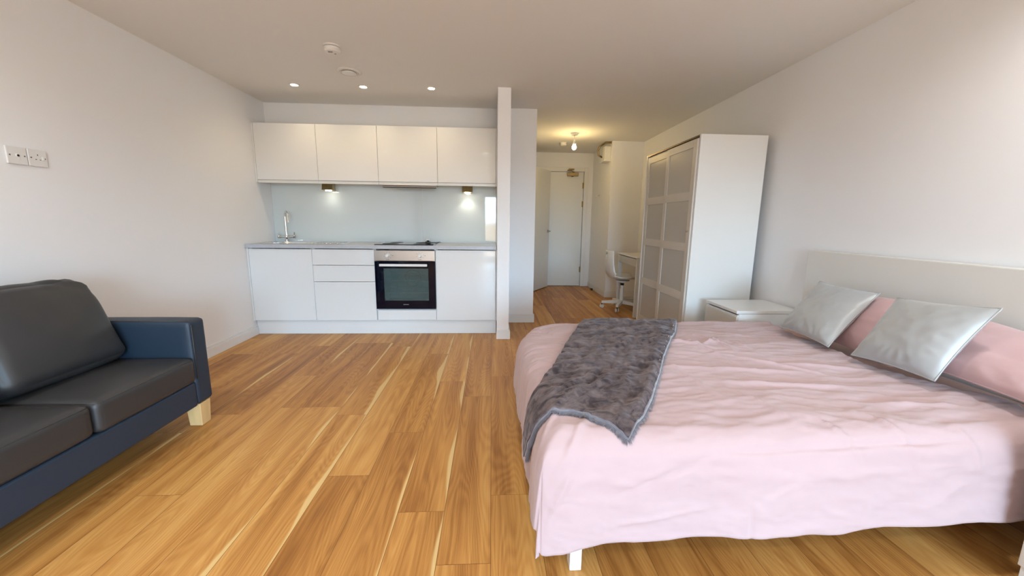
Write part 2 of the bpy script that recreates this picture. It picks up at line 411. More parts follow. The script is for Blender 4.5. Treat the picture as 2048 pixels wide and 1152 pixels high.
lv = build('door_lever', MB().lathe([(.026,-.008),(.026,0)], (.86, YF-.006, 1.0), 20, axis='y').tube([(.86,YF-.008,1.0),(.86,YF-.045,1.0),(.97,YF-.05,1.0)], .009), m_lever, d1, smooth='auto')
cl = thing('door_closer', (1.40, YF-.03, 1.98), 'brass overhead door closer with folded arm at top of the far white door', 'door closer')
build('closer_body', MB().box(1.315, YF-.062, 1.955, 1.515, YF-.006, 2.015).lathe([(.022,-.012),(.022,0)], (1.41,YF-.034,1.955), 16), m_brass, cl, bevel=.006)
build('closer_arm', MB().tube([(1.44,YF-.04,2.018),(1.36,YF-.16,2.035),(1.30,YF-.17,2.035)], .010, 8).tube([(1.30,YF-.17,2.035),(1.41,YF-.03,2.07)], .010, 8).box(1.34,YF-.035,2.055,1.44,YF-.0235,2.085), m_brass, cl)

# open inner door on the left of the passage
hx, hy, ex, ey = .668, 6.30, 1.015, 6.875
ang = math.atan2(ey-hy, ex-hx); LN = math.hypot(ex-hx, ey-hy)
d2 = bpy.data.objects.new('door_2', None); COL.objects.link(d2); d2.location = (hx, hy, 0); d2.rotation_euler = (0,0,ang); d2['kind'] = 'structure'
DM = Matrix.Translation((hx,hy,0)) @ Matrix.Rotation(ang, 4, 'Z')
build('door_leaf', MB().box(0, 0, .012, LN, .04, 2.03, DM), m_door, d2, bevel=.002)
for sd in (-1, 1):
    y0 = 0 if sd < 0 else .04
    build('door_lever', MB().lathe([(.025,0),(.025,.008)], n=20, mtx=DM @ Matrix.Translation((LN-.06, y0, 1.0)) @ Matrix.Rotation(PI/2*(1 if sd<0 else -1), 4, 'X')).tube([(LN-.06,y0,1.0),(LN-.06,y0+sd*.045,1.0),(LN-.16,y0+sd*.05,1.0)], .010, mtx=DM), m_lever, d2, smooth='auto')

# ------------------------------------------------------------------ kitchen
K = 3.88; KB = YB-.004; SX = -2.358
WT0, WT1 = .880, .915
def handle_gap(p, x0, x1, z): box('handle_rail', x0, K+.004, z-.012, x1, K+.03, z+.0, m_lam, p, bevel=0)
def base_unit(i, label, fronts, name='base_cabinet', carc=True):
    x0, x1 = SX+.6*i, SX+.6*(i+1)
    t = thing(name, ((x0+x1)/2, (K+KB)/2, .15), label, 'cabinet', 'kitchen base cabinets')
    c = MB(); g = .018; b0 = x0+.001; b1 = x1-.001
    c.box(b0, K+.022, .152, b0+g, KB-.02, WT0-.004).box(b1-g, K+.022, .152, b1, KB-.02, WT0-.004).box(b0+g, K+.022, .152, b1-g, KB-.02, .17).box(b0+g, KB-.03, .17, b1-g, KB-.02, WT0-.004)
    build('carcass', c, m_carcass, t)
    for kind, z0, z1 in fronts:
        f = box(kind, x0+.0015, K, z0, x1-.0015, K+.019, z1, m_gloss, t, bevel=.0015)
        box('finger_pull', x0+.0015, K+.003, z1-.001, x1-.0015, K+.019, z1+.0085, m_lam, f, bevel=.001)
    return t
base_unit(0, 'white gloss base cabinet with one plain door under the sink', [('door', .155, .862)])
base_unit(1, 'white gloss base cabinet with three stacked drawers left of the oven', [('drawer', .155, .538), ('drawer', .551, .703), ('drawer', .716, .862)])
base_unit(3, 'white gloss base cabinet with one plain door right of the oven', [('door', .155, .862)])
# oven housing with filler panel
ox0, ox1 = SX+1.2, SX+1.8
oh = thing('oven_housing', ((ox0+ox1)/2, (K+KB)/2, .15), 'white gloss housing cabinet holding the oven, plain panel below it', 'cabinet')
c = MB(); c.box(ox0+.001, K+.022, .152, ox0+.016, KB-.02, WT0-.004).box(ox1-.016, K+.022, .152, ox1-.001, KB-.02, WT0-.004).box(ox0+.016, K+.022, .152, ox1-.016, KB-.02, .17).box(ox0+.016, K+.03, .255, ox1-.016, KB-.02, .270)
build('carcass', c, m_carcass, oh)
box('filler_panel', ox0+.012, K, .158, ox1-.004, K+.019, .262, m_gloss, oh)
# plinth, end fillers
pl_ = build('plinth', MB().box(XL+.003, K+.05, .001, .048, K+.066, .146), m_gloss, label='long white gloss plinth under the kitchen base cabinets', cat='plinth', bevel=.001)
build('end_panel', MB().box(.044, K+.0, .150, .0525, KB-.02, WT0-.002), m_gloss, label='narrow white end panel between right base cabinet and the white partition', cat='panel', bevel=.001)
build('filler_strip', MB().box(XL+.001, K, .150, SX-.001, K+.019, WT0-.002), m_gloss, label='narrow white filler strip between sink cabinet and left wall', cat='panel', bevel=.001)
# worktop with a cut-out for the sink bowl
WF = K-.022
wx = (XL+.002, .050); bw = (-2.235, -1.905, 4.00, 4.30)
a = MB().box(wx[0], WF, WT0, bw[0], KB, WT1).box(bw[1], WF, WT0, wx[1], KB, WT1).box(bw[0], WF, WT0, bw[1], bw[2], WT1).box(bw[0], bw[3], WT0, bw[1], KB, WT1)
build('worktop', a, m_work, label='long grey laminate kitchen worktop with sink and hob set in it', cat='worktop')
# upper cabinets
U = 4.149; UB = YB-.004; UZ0, UZ1 = 1.512, 2.090
UL = ['white gloss wall cabinet nearest the left wall', 'white gloss wall cabinet second from the left wall, lamp under its left side',
      'white gloss wall cabinet above the cooker hood and hob', 'white gloss wall cabinet next to the white partition']
for i in range(4):
    x0, x1 = SX+.6*i, SX+.6*(i+1)
    t = thing('wall_cabinet', ((x0+x1)/2, (U+UB)/2, UZ0), UL[i], 'cabinet', 'kitchen wall cabinets')
    c = MB(); b0 = x0+.001; b1 = x1-.001
    c.box(b0, U+.021, UZ0+.03, b0+.018, UB, UZ1-.002).box(b1-.018, U+.021, UZ0+.03, b1, UB, UZ1-.002).box(b0+.018, U+.021, UZ0+.03, b1-.018, UB, UZ0+.048).box(b0+.018, U+.021, UZ1-.02, b1-.018, UB, UZ1-.002).box(b0+.018, UB-.008, UZ0+.048, b1-.018, UB, UZ1-.02)
    build('carcass', c, m_carcass, t)
    box('door', x0+.0015, U, UZ0+.036, x1-.0015, U+.019, UZ1, m_glosswarm, t, bevel=.0015)
    box('bottom_rail', x0+.001, U+.006, UZ0+.006, x1-.001, U+.020, UZ0+.033, m_lam, t, bevel=.001)
build('end_panel', MB().box(.043, U, UZ0+.006, .0525, UB, UZ1), m_gloss, label='narrow white end panel between right wall cabinet and the white partition', cat='panel', bevel=.001)
build('filler_strip', MB().box(XL+.001, U, UZ0+.006, SX-.001, U+.019, UZ1), m_gloss, label='narrow white filler strip between left wall cabinet and left wall', cat='panel', bevel=.001)
# splashback: two glass sheets
SB = [(XL+.001, -.766, 'pale back-painted glass splashback sheet behind the tap and sink'), (-.763, .050, 'pale glass splashback sheet reflecting the window beside the partition')]
for x0, x1, lb in SB:
    box('splashback', x0, YB-.0035, WT1+.002, x1, YB-.0002, UZ0+.040, m_splash, label=lb, cat='splashback', group='glass splashback sheets', bevel=.0008)
# cooker hood (pull-out under the third cabinet)
hd = thing('cooker_hood', (-.86, 4.28, 1.48), 'slim steel pull-out cooker hood under the wall cabinets over the hob', 'cooker hood')
build('hood_body', MB().box(-1.13, 4.17, 1.517, -.585, 4.395, 1.541), m_steel, hd, bevel=.002)
build('hood_front', MB().prism([(-1.115,4.125),(-.575,4.125),(-.575,4.165),(-1.115,4.165)], 1.500, 1.513).box(-1.115,4.125,1.496,-.575,4.131,1.516), m_steel, hd, bevel=.002)
box('hood_lip', -1.114,4.1265,1.4895,-.576,4.165,1.4955, m_dim, hd, bevel=0)
build('grease_filter', MB().box(-1.09, 4.19, 1.510, -.62, 4.37, 1.516), m_dim, hd)
# under-cabinet lamps: wedge fittings
for x, lb, pw in ((-1.73, 'dim wedge-shaped steel lamp under the wall cabinets, nearer the sink', .12), (-.262, 'brighter wedge-shaped steel lamp under the wall cabinets, nearer the partition', 1.0)):
    y0 = 4.30
    t = thing('under_cabinet_lamp', (x, y0, UZ0-.04), lb, 'lamp', 'under cabinet lamps')
    R_ = Matrix(((0,0,1,0),(1,0,0,0),(0,1,0,0),(0,0,0,1)))     # prism in yz, extruded along x
    MT = Matrix.Translation((x, 0, 0)) @ R_
    build('housing', MB().prism([(y0-.03, UZ0-.046),(y0+.06, UZ0-.052),(y0+.06, UZ0+.029),(y0-.01, UZ0+.029)], -.055, .055, MT), m_brass if pw < .5 else m_brass, t, bevel=.002)
    build('lens', MB().lathe([(.030,-.004),(.032,0)], (x, y0+.012, UZ0-.0525), 24), m_led2, t)
    ld = bpy.data.lights.new('under_lamp_light', 'SPOT'); ld.energy = UNDER_W*pw; ld.color = (1,.93,.78); ld.spot_size = 1.9; ld.spot_blend = .6; ld.shadow_soft_size = .02
    lo = bpy.data.objects.new('under_lamp_light', ld); COL.objects.link(lo); lo.parent = t; lo.location = (0, .035, -.025)
# hob
hb = thing('hob', (-.87, 4.13, WT1), 'black glass electric hob set in the worktop above the oven', 'hob')
box('glass_plate', -1.165, 3.915, WT1+.0005, -.585, 4.365, WT1+.007, m_blackglass, hb, bevel=.002)
for cx, cy, r in ((-1.03,4.03,.085),(-.73,4.02,.07),(-1.02,4.25,.07),(-.73,4.24,.085)):
    build('heating_ring', MB().lathe([(r,0),(r,.0006),(r-.006,.0007),(r-.006,0)], (cx,cy,WT1+.0072), 36), m_legend, hb)
# black plug and short cord lying at the back of the hob
pg = thing('power_plug', (-.66, 4.10, WT1+.007), 'black mains plug with a short cord lying on the right of the hob', 'plug')
build('plug_body', MB().box(-.690,4.075,WT1+.0078,-.635,4.125,WT1+.030).box(-.676,4.088,WT1+.030,-.648,4.112,WT1+.042), m_blackplastic, pg, bevel=.006, seg=3)
for dx in (-.011, 0, .011):
    build('pin', MB().box(-.663+dx-.003,4.098,WT1+.042,-.663+dx+.003,4.104,WT1+.052), m_chrome, pg)
build('cord', MB().tube([(-.64,4.10,WT1+.014),(-.615,4.13,WT1+.015),(-.585,4.19,WT1+.013),(-.563,4.26,WT1+.0145),(-.555,4.33,WT1+.0055)], .004, 8), m_blackplastic, pg, smooth=True)
# oven
ov = thing('oven', ((ox0+ox1)/2, K, .272), 'built-in electric oven with steel control panel and black glass door', 'oven')
OY = K-.018
box('control_panel', ox0+.004, OY, .762, ox1-.004, K+.02, .866, m_steel, ov, bevel=.003)
a = MB(); dx0, dx1, dz0, dz1 = ox0+.004, ox1-.004, .276, .757; wx0_, wx1_, wz0_, wz1_ = -1.068, -.630, .362, .688
a.box(dx0, OY, dz0, wx0_, K+.02, dz1).box(wx1_, OY, dz0, dx1, K+.02, dz1).box(wx0_, OY, dz0, wx1_, K+.02, wz0_).box(wx0_, OY, wz1_, wx1_, K+.02, dz1)
dr = build('oven_door', a, m_blackglass, ov, bevel=.0015)
box('door_window', wx0_, OY+.001, wz0_, wx1_, OY+.005, wz1_, m_ovenwin, dr, bevel=0)
hnd = build('door_handle', MB().box(-1.098, OY-.045, .712, -.634, OY-.028, .736).box(-1.075, OY-.03, .716, -1.055, OY, .732).box(-.678, OY-.03, .716, -.658, OY, .732), m_white_metal, dr, bevel=.004, seg=3)
cv = MB(); cx0, cx1, cy0, cy1, cz0, cz1 = ox0+.03, ox1-.03, K+.021, K+.42, .30, .75
cv.add([(cx0,cy0,cz0),(cx1,cy0,cz0),(cx1,cy1,cz0),(cx0,cy1,cz0),(cx0,cy0,cz1),(cx1,cy0,cz1),(cx1,cy1,cz1),(cx0,cy1,cz1)], [(0,1,2,3),(7,6,5,4),(0,3,7,4),(1,5,6,2),(3,2,6,7)])
build('oven_cavity', cv, m_oveninside, ov, solid=.004)
for z in (.43, .56):
    rk = MB()
    for i in range(15): rk.tube([(cx0+.02+i*(cx1-cx0-.04)/14, cy0+.02, z), (cx0+.02+i*(cx1-cx0-.04)/14, cy1-.03, z)], .0018, 6)
    rk.tube([(cx0+.006,cy0+.02,z),(cx1-.006,cy0+.02,z)], .0035, 6).tube([(cx0+.006,cy1-.03,z),(cx1-.006,cy1-.03,z)], .0035, 6)
    build('oven_rack', rk, m_chrome, ov)
build('fan_cover', MB().tube([(-.87+.09*math.cos(q*PI/10), cy1-.02, .53+.09*math.sin(q*PI/10)) for q in range(21)], .004, 6).tube([(-.87+.055*math.cos(q*PI/10), cy1-.02, .53+.055*math.sin(q*PI/10)) for q in range(21)], .003, 6), m_chrome, ov)
for kx in (-1.024, -.708):
    k_ = build('control_knob', MB().lathe([(.021,0),(.021,-.006),(.018,-.010),(.0165,-.028),(.014,-.031)], (kx, OY-.0005, .815), 28, axis='y').box(kx-.0025, OY-.034, .802, kx+.0025, OY-.030, .830), m_white_metal, ov, smooth='auto')
for kx in (-1.024, -.708):
    lg = MB()
    for q in range(8):
        an = q*PI/4+.2; lg.box(kx+.034*math.cos(an)-.0022, OY-.0006, .815+.034*math.sin(an)-.0022, kx+.034*math.cos(an)+.0022, OY, .815+.034*math.sin(an)+.0022)
    lg.box(kx-.016, OY-.0006, .773, kx+.016, OY, .777).box(kx+.044, OY-.0006, .813, kx+.056, OY, .817)
    build('dial_legend', lg, m_legend, ov, kind='stuff')
# pale maker's badge on the door: a short line of small blurred capitals
bd = MB(); bx = -.885
for q in range(8):
    x0 = bx+q*.0068; bd.box(x0, OY-.0006, .318, x0+.0012, OY, .326)
    if q % 2 == 0: bd.box(x0, OY-.0006, .3248, x0+.005, OY, .326).box(x0, OY-.0006, .318, x0+.005, OY, .3192)
    else: bd.box(x0+.0036, OY-.0006, .318, x0+.0048, OY, .326).box(x0, OY-.0006, .3215, x0+.0045, OY, .3226)
build('badge', bd, m_logo, dr)
# sink
sk = thing('sink', (-2.02, 4.15, WT1), 'small stainless steel inset sink with drainer in the worktop', 'sink')
a = MB(); x0, x1, y0, y1 = bw; zt = WT1+.0035; zb = WT1-.030
rx0, rx1, ry0, ry1 = -2.285, -1.50, 3.965, 4.375
def ring(z0, z1, o, i_): pass
a.box(rx0, ry0, WT1+.0006, x0+.01, ry1, zt).box(x1-.01, ry0, WT1+.0006, rx1, ry1, zt).box(x0+.01, ry0, WT1+.0006, x1-.01, y0+.01, zt).box(x0+.01, y1-.01, WT1+.0006, x1-.01, ry1, zt)
build('rim', a, m_chrome, sk, bevel=.0015)
bwv = MB()
def bowl(u, v):      # rounded tub
    th = u*2*PI; r = [1, .97, .95, .93, .0][min(4, int(round(v*4)))]; zz = [WT1+.002, WT1-.03, WT1-.12, WT1-.150, WT1-.155][min(4, int(round(v*4)))]
    c, s_ = math.cos(th), math.sin(th); k = (abs(c)**5 + abs(s_)**5)**(-1/5)
    return ((x0+x1)/2 + c*k*(x1-x0-.02)/2*r, (y0+y1)/2 + s_*k*(y1-y0-.02)/2*r, zz)
bwv.grid(bowl, 48, 4, flip=False)
build('bowl', bwv, m_chrome, sk, smooth=True)
dn = MB()
for i in range(9): dn.tube([(x1+.06+i*.035, 4.02, zt+.001), (x1+.06+i*.035, 4.31, zt+.001)], .003, 6)
build('drainer_ridge', dn, m_chrome, sk, smooth=True)
# tap
tx, ty = -2.215, 4.335
tp = thing('kitchen_tap', (tx, ty, WT1+.004), 'chrome swan-neck kitchen tap with two lever handles behind the sink', 'tap')
zt = WT1+.0036
build('tap_body', MB().lathe([(.024,0),(.024,.006),(.016,.012),(.015,.035),(.018,.042),(.018,.062),(.012,.072)], (tx,ty,zt), 24).tube([(tx-.085,ty,zt+.050),(tx+.085,ty,zt+.050)], .0115, 14), m_chrome, tp, smooth='auto')
nk = [(tx,ty,zt+.06),(tx,ty,zt+.26)]
for q in range(1, 13):
    an = PI*q/12; nk.append((tx+.036*(1-math.cos(an)), ty-.035*(1-math.cos(an))*1.2, zt+.26+.055*math.sin(an)))
nk.append((nk[-1][0]+.004, nk[-1][1]-.005, nk[-1][2]-.055))
build('spout', MB().tube(nk, [.0125]*2+[.0115]*12+[.012], 16), m_chrome, tp, smooth='auto')
for s_ in (-1, 1):
    build('tap_lever', MB().lathe([(.013,0),(.016,.004),(.016,.028),(.010,.034)], (tx+s_*.080,ty,zt+.035), 18).tube([(tx+s_*.080,ty,zt+.066),(tx+s_*.086,ty-.006,zt+.100)], [.0045,.0055], 10), m_chrome, tp, smooth='auto')

# ------------------------------------------------------------------ ceiling fittings and added fill lights
FILL_LB = 'added out-of-view fill light over the living area, built like a round downlight'  # unseen lamps added to lift the light on bed, floor and walls
for x, y, lb in [(x, y, FILL_LB) for y in (1.15, -.7, -2.4) for x in (-1.85, -.1, 1.75)] + [(-1.775,3.828,'lit round ceiling downlight nearest the left wall'), (-1.166,3.826,'lit round ceiling downlight in the middle of the row of three'), (-.552,3.812,'lit round ceiling downlight nearest the white partition')]:
    room = lb is FILL_LB
    t = thing('downlight_or_fill', (x, y, H), lb, 'downlight', 'added living area fill lights' if room else 'kitchen downlights')
    build('bezel', MB().lathe([(.043,-.0005),(.043,-.004),(.038,-.007),(.030,-.005),(.030,-.0008)], (x,y,H), 28), m_whiteplastic, t, smooth='auto')
    build('lens', MB().lathe([(.0285,-.0009),(.027,-.006)], (x,y,H), 24), m_led, t)
    ld = bpy.data.lights.new('downlight_or_fill_beam', 'SPOT'); ld.energy = FILL_W if room else SPOT_W; ld.color = (.96,.985,1) if room else (1,.78,.48); ld.spot_size = 2.9 if room else 2.6; ld.spot_blend = .9; ld.shadow_soft_size = .07 if room else .03
    lo = bpy.data.objects.new('downlight_or_fill_beam', ld); COL.objects.link(lo); lo.parent = t; lo.location = (0, 0, -.02)
sm = thing('smoke_alarm', (-1.115, 3.0, H), 'round white smoke alarm on the ceiling, larger of the two', 'smoke alarm')
build('mount', MB().lathe([(.060,-.0005),(.060,-.010),(.050,-.012)], (-1.115,3.0,H), 32), m_whiteplastic, sm, smooth='auto')
build('alarm_body', MB().lathe([(.048,-.012),(.056,-.016),(.056,-.030),(.046,-.042),(.02,-.045)], (-1.115,3.0,H), 32), m_whiteplastic, sm, smooth='auto')
build('sounder_slot', MB().box(-1.136, 2.975, H-.0462, -1.106, 2.987, H-.0425), m_legend, sm)
build('test_button', MB().lathe([(.006,-.0465),(.006,-.044)], (-1.100,3.012,H), 10), m_legend, sm)
ev = thing('ceiling_vent', (-1.165, 3.468, H), 'round white extract valve flush in the ceiling beside the smoke alarm', 'vent')
build('flange', MB().lathe([(.072,-.0005),(.096,-.0006),(.096,-.004),(.092,-.008),(.078,-.012),(.072,-.006)], (-1.165,3.468,H), 40), m_whiteplastic, ev, smooth='auto')
build('throat', MB().lathe([(.0715,-.0006),(.0715,-.004)], (-1.165,3.468,H), 40), m_dim, ev)
build('valve_disc', MB().lathe([(.040,-.0045),(.056,-.012),(.054,-.018),(.02,-.021)], (-1.165,3.468,H), 40), m_whiteplastic, ev, smooth='auto')
# pendant in the passage
px_, py_ = 1.118, 5.46
pd = thing('pendant_light', (px_, py_, H), 'bare lit bulb on a short flex from a ceiling rose in the passage', 'pendant lamp')
build('ceiling_rose', MB().lathe([(.048,-.0005),(.048,-.020),(.040,-.028),(.012,-.030)], (px_,py_,H), 28), m_whiteplastic, pd, smooth='auto')
build('flex', MB().tube([(px_,py_,H-.028),(px_,py_,H-.095)], .004, 8), m_whiteplastic, pd)
build('lamp_holder', MB().lathe([(.012,-.090),(.019,-.100),(.020,-.135),(.024,-.138),(.024,-.143)], (px_,py_,H), 20), m_whiteplastic, pd, smooth='auto')
build('bulb', MB().lathe([(.013,-.143),(.016,-.150),(.028,-.170),(.031,-.186),(.026,-.204),(.012,-.215),(.001,-.217)], (px_,py_,H), 24), m_bulb, pd, smooth=True)
ld = bpy.data.lights.new('pendant_glow', 'POINT'); ld.energy = HALL_W; ld.color = (1,.70,.26); ld.shadow_soft_size = .035
lo = bpy.data.objects.new('pendant_glow', ld); COL.objects.link(lo); lo.parent = pd; lo.location = (0, 0, -.262)
sd_ = thing('heat_detector', (1.085, 6.10, H), 'small round white detector on the passage ceiling behind the bulb', 'smoke alarm')
build('mount', MB().lathe([(.052,-.0005),(.052,-.012)], (1.085,6.10,H), 24), m_whiteplastic, sd_)
build('alarm_body', MB().lathe([(.045,-.012),(.050,-.018),(.048,-.040),(.03,-.050)], (1.085,6.10,H), 24), m_whiteplastic, sd_, smooth='auto')
# wall box with pipe in the passage
bx_ = thing('door_entry_box', (1.73, 6.07, 2.07), 'white wiring box with brass conduit high on the passage wall near its corner', 'wiring box')
build('box_case', MB().box(1.690, 5.97, 2.090, 1.782, 6.11, 2.290), m_whiteplastic, bx_, bevel=.006)
build('box_base', MB().box(1.675, 5.96, 2.070, 1.782, 6.20, 2.089), m_whiteplastic, bx_, bevel=.003)
build('conduit', MB().tube([(1.70,6.135,2.15),(1.64,6.135,2.18),(1.63,6.135,2.25),(1.66,6.13,2.315),(1.69,6.10,2.332),(1.69,5.96,2.332),(1.775,5.95,2.332)], .013, 10), m_brass, bx_, smooth=True)
hk = thing('coat_hook', (1.78, 6.45, 1.58), 'small white hook on the passage side wall', 'hook')
build('hook_plate', MB().box(1.776, 6.41, 1.56, 1.782, 6.50, 1.62), m_whiteplastic, hk, bevel=.002)
build('hook_arm', MB().tube([(1.776,6.455,1.60),(1.745,6.455,1.595),(1.735,6.455,1.57),(1.725,6.455,1.60)], .006, 8), m_chrome, hk, smooth=True)
build('door_stop', MB().lathe([(.018,0),(.020,.02),(.016,.035)], (1.735,6.52,.001), 16).lathe([(.014,0),(.016,.02),(.012,.03)], (1.738,6.57,.001), 16), m_blackplastic, label='small black door stop on the floor by the passage skirting board', cat='door stop', smooth='auto')
# sockets on the left wall
def plate(y0, lb, kind):
    t = thing('wall_socket', (XL+.005, y0+.043, 1.412), lb, 'socket', 'wall sockets')
    box('faceplate', XL+.0005, y0, 1.413, XL+.010, y0+.086, 1.499, m_whiteplastic, t, bevel=.003)
    for yy in (.012, .074): build('screw', MB().lathe([(.0036,0),(.0036,.0012)], (XL+.0102, y0+yy, 1.456), 12, axis='x'), m_legend, t)
    if kind == 'aerial':
        build('aerial_inlet', MB().lathe([(.0085,0),(.0085,.004),(.005,.005)], (XL+.0102, y0+.043, 1.456), 18, axis='x'), m_whiteplastic, t)
        build('inlet_hole', MB().lathe([(.0055,.0051),(.0055,.0056)], (XL+.0102, y0+.043, 1.456), 14, axis='x'), m_blackplastic, t)
    else:
        h = MB().box(XL+.0102,y0+.043-.0015+.0,1.468,XL+.0108,y0+.0445,1.4755).box(XL+.0102,y0+.030,1.447,XL+.0108,y0+.0365,1.450).box(XL+.0102,y0+.0495,1.447,XL+.0108,y0+.056,1.450)
        build('pin_hole', h, m_blackplastic, t)
        build('rocker_switch', MB().box(XL+.010, y0+.060, 1.447, XL+.0145, y0+.070, 1.466), m_whiteplastic, t, bevel=.001)
plate(2.093, 'white square aerial outlet on the left wall with black centre hole', 'aerial')
plate(2.183, 'white square power socket with pin holes, right of the aerial outlet', 'power')

# ------------------------------------------------------------------ sofa
sf = thing('sofa', (-1.95, 1.49, 0), 'black leather two-seat sofa with pale wooden block feet by the left wall', 'sofa')
sy0, sy1 = .83, 2.205; sxb, sxf = -2.335, -1.615
build('base_frame', MB().box(sxb+.01, sy0+.119, .135, sxf, sy1-.119, .275), m_leather_bluelit, sf, bevel=.014, seg=4)
def arm(y0, y1, z1=.612):
    a = MB(); R_ = Matrix(((0,0,1,0),(1,0,0,0),(0,1,0,0),(0,0,0,1)))
    n = 12; w = (y1-y0)/2
    a.puff((sxf-sxb)/2-.002, w, (z1-.136)/2, .020, (.002,.005,.004), 16, Matrix.Translation(((sxf+sxb)/2, (y0+y1)/2, (z1+.136)/2)), wr=.0012)
    o = build('armrest', a, m_leather_bluelit, sf, smooth=True)
    sm_ = MB().tube([(sxf+.002, y0+.012, .285), (sxf+.002, y0+.012, z1-.02)], .003, 6).tube([(sxf-.01, y0+.012, z1+.001),(sxb+.03, y0+.012, z1+.001)], .003, 6)
    build('seam_piping', sm_, m_leather, o, smooth=True)
arm(sy1-.118, sy1); arm(sy0, sy0+.118)
build('back_frame', MB().puff(.085, (sy1-sy0)/2-.12, .22, .03, (.004,.0,.006), 14, Matrix.Translation((-2.245, (sy0+sy1)/2, .49))), m_leather_bluelit, sf, smooth=True)
ys = 1.547
for y0, y1 in ((ys+.003, sy1-.121), (sy0+.121, ys-.003)):
    f_ = sxf+.012 if y0 > 1.5 else sxf+.004
    a = MB().puff((f_+2.12)/2, (y1-y0)/2, .070, .026, (.004,.003,.014), 16, Matrix.Translation(((f_-2.12)/2, (y0+y1)/2, .345)), wr=.0016, seed=y0*9)
    sc_ = build('seat_cushion', a, m_leather, sf, smooth=True)
    sq = MB()
    xe, ya, yb = f_-.006, y0+.008, y1-.008
    sq.tube([(-2.1, ya, .406),(xe-.012, ya, .408),(xe, ya+.01, .404),(xe, (ya+yb)/2, .404),(xe, yb-.01, .404),(xe-.012, yb, .408),(-2.1, yb, .406)], .0028, 6)
    build('piping', sq, m_leather, sc_, smooth=True)
for y0, y1, rxx in ((ys-.015, sy1-.145, 0), (sy0+.13, ys-.03, 0)):
    w = (y1-y0)/2
    MT = Matrix.Translation((-2.052, (y0+y1)/2, .632)) @ Matrix.Rotation(math.radians(-22), 4, 'Y')
    a = MB(); a.puff(.085, w, .222, .050, (.035,.012,.012), 22, MT, wr=.004, seed=y0*3+2)
    # gathered creases at the top corner
    v2 = []
    for v in a.v:
        q = MT.inverted() @ Vector(v)
        cz = max(0, q.z/.222-.45)/.55
        cr_ = math.sin((q.y*1.3+q.z*2.4)*38)*.010*cz*max(0, min(1, (q.y/w-.0)*1.6))
        q.x += cr_ if q.x > 0 else 0
        q.y -= math.copysign(.030*cz**2, q.y)*abs(q.y/w)
        v2.append(tuple(MT @ q))
    a.v = v2
    build('back_cushion', a, m_leather, sf, smooth=True)
for x, y in ((-1.665, 2.155), (-1.665, .89), (-2.27, 2.155), (-2.27, .89)):
    a = MB(); lo_, hi_ = .034, .040
    vs = [(x-lo_,y-lo_-.01,.001),(x+lo_,y-lo_-.01,.001),(x+lo_,y+lo_-.01,.001),(x-lo_,y+lo_-.01,.001),(x-hi_,y-hi_-.01,.1345),(x+hi_,y-hi_-.01,.1345),(x+hi_,y+hi_-.01,.1345),(x-hi_,y+hi_-.01,.1345)]
    a.add(vs, [(0,3,2,1),(4,5,6,7),(0,1,5,4),(1,2,6,5),(2,3,7,6),(3,0,4,7)])
    build('foot', a, m_oak, sf, bevel=.003, label='pale wooden block foot')

# ------------------------------------------------------------------ wardrobe
wr0, wr1, wxf, wxb, WH = 3.132, 4.215, 1.652, 2.205, 1.863
wd = thing('wardrobe', ((wxf+wxb)/2, (wr0+wr1)/2, 0), 'tall white wardrobe with two sliding doors of frosted panels by the right wall', 'wardrobe')
a = MB(); g = .022
a.box(wxf, wr0, .001, wxb, wr0+g, WH).box(wxf, wr1-g, .001, wxb, wr1, WH).box(wxf+.02, wr0+g, WH-g, wxb, wr1-g, WH).box(wxf+.03, wr0+g, .055, wxb, wr1-g, .077).box(wxb-.006, wr0+g, .077, wxb, wr1-g, WH-g).box(wxf+.012, wr0+g, .001, wxf+.028, wr1-g, .055)
build('carcass', a, m_lam, wd, bevel=.002)
build('top_track', MB().box(wxf-.002, wr0+g, WH-.016, wxf+.018, wr1-g, WH-.002), m_track, wd, bevel=.001, label='dark bronze sliding track')
build('bottom_track', MB().box(wxf-.004, wr0+g+.001, .0555, wxf+.011, wr1-g-.001, .066), m_lamwarm, wd, bevel=.001)
ym = (wr0+wr1)/2
for (y0, y1, xo) in ((wr0+g+.002, ym+.028, wxf-.013), (ym-.028, wr1-g-.002, wxf+.006)):
    z0, z1 = .069, WH-.028; st = .058; rails = 4
    dz = (z1-z0)
    a = MB().box(xo, y0, z0, xo+.016, y0+st, z1).box(xo, y1-st, z0, xo+.016, y1, z1)
    rz = [(z0, z0+.085), None, None, None, (z1-.062, z1)]
    zi0, zi1 = z0+.085, z1-.062; ph = (zi1-zi0-3*.072)/4
    a.box(xo, y0+st, z0, xo+.016, y1-st, zi0).box(xo, y0+st, zi1, xo+.016, y1-st, z1)
    for q in range(1, 4):
        zz = zi0+q*ph+(q-1)*.072; a.box(xo, y0+st, zz, xo+.016, y1-st, zz+.072)
    dd = build('sliding_door', a, m_lamwarm, wd, bevel=.0015)
    for q in range(4):
        zz = zi0+q*(ph+.072); build('frosted_panel', MB().box(xo+.006, y0+st-.004, zz-.004, xo+.010, y1-st+.004, zz+ph+.004), m_frost, dd)
    if y0 < ym-.1: build('door_knob', MB().lathe([(.008,0),(.010,-.010),(.007,-.013)], (xo, y0+.03, 1.10), 14, axis='x'), m_chrome, dd, smooth='auto')

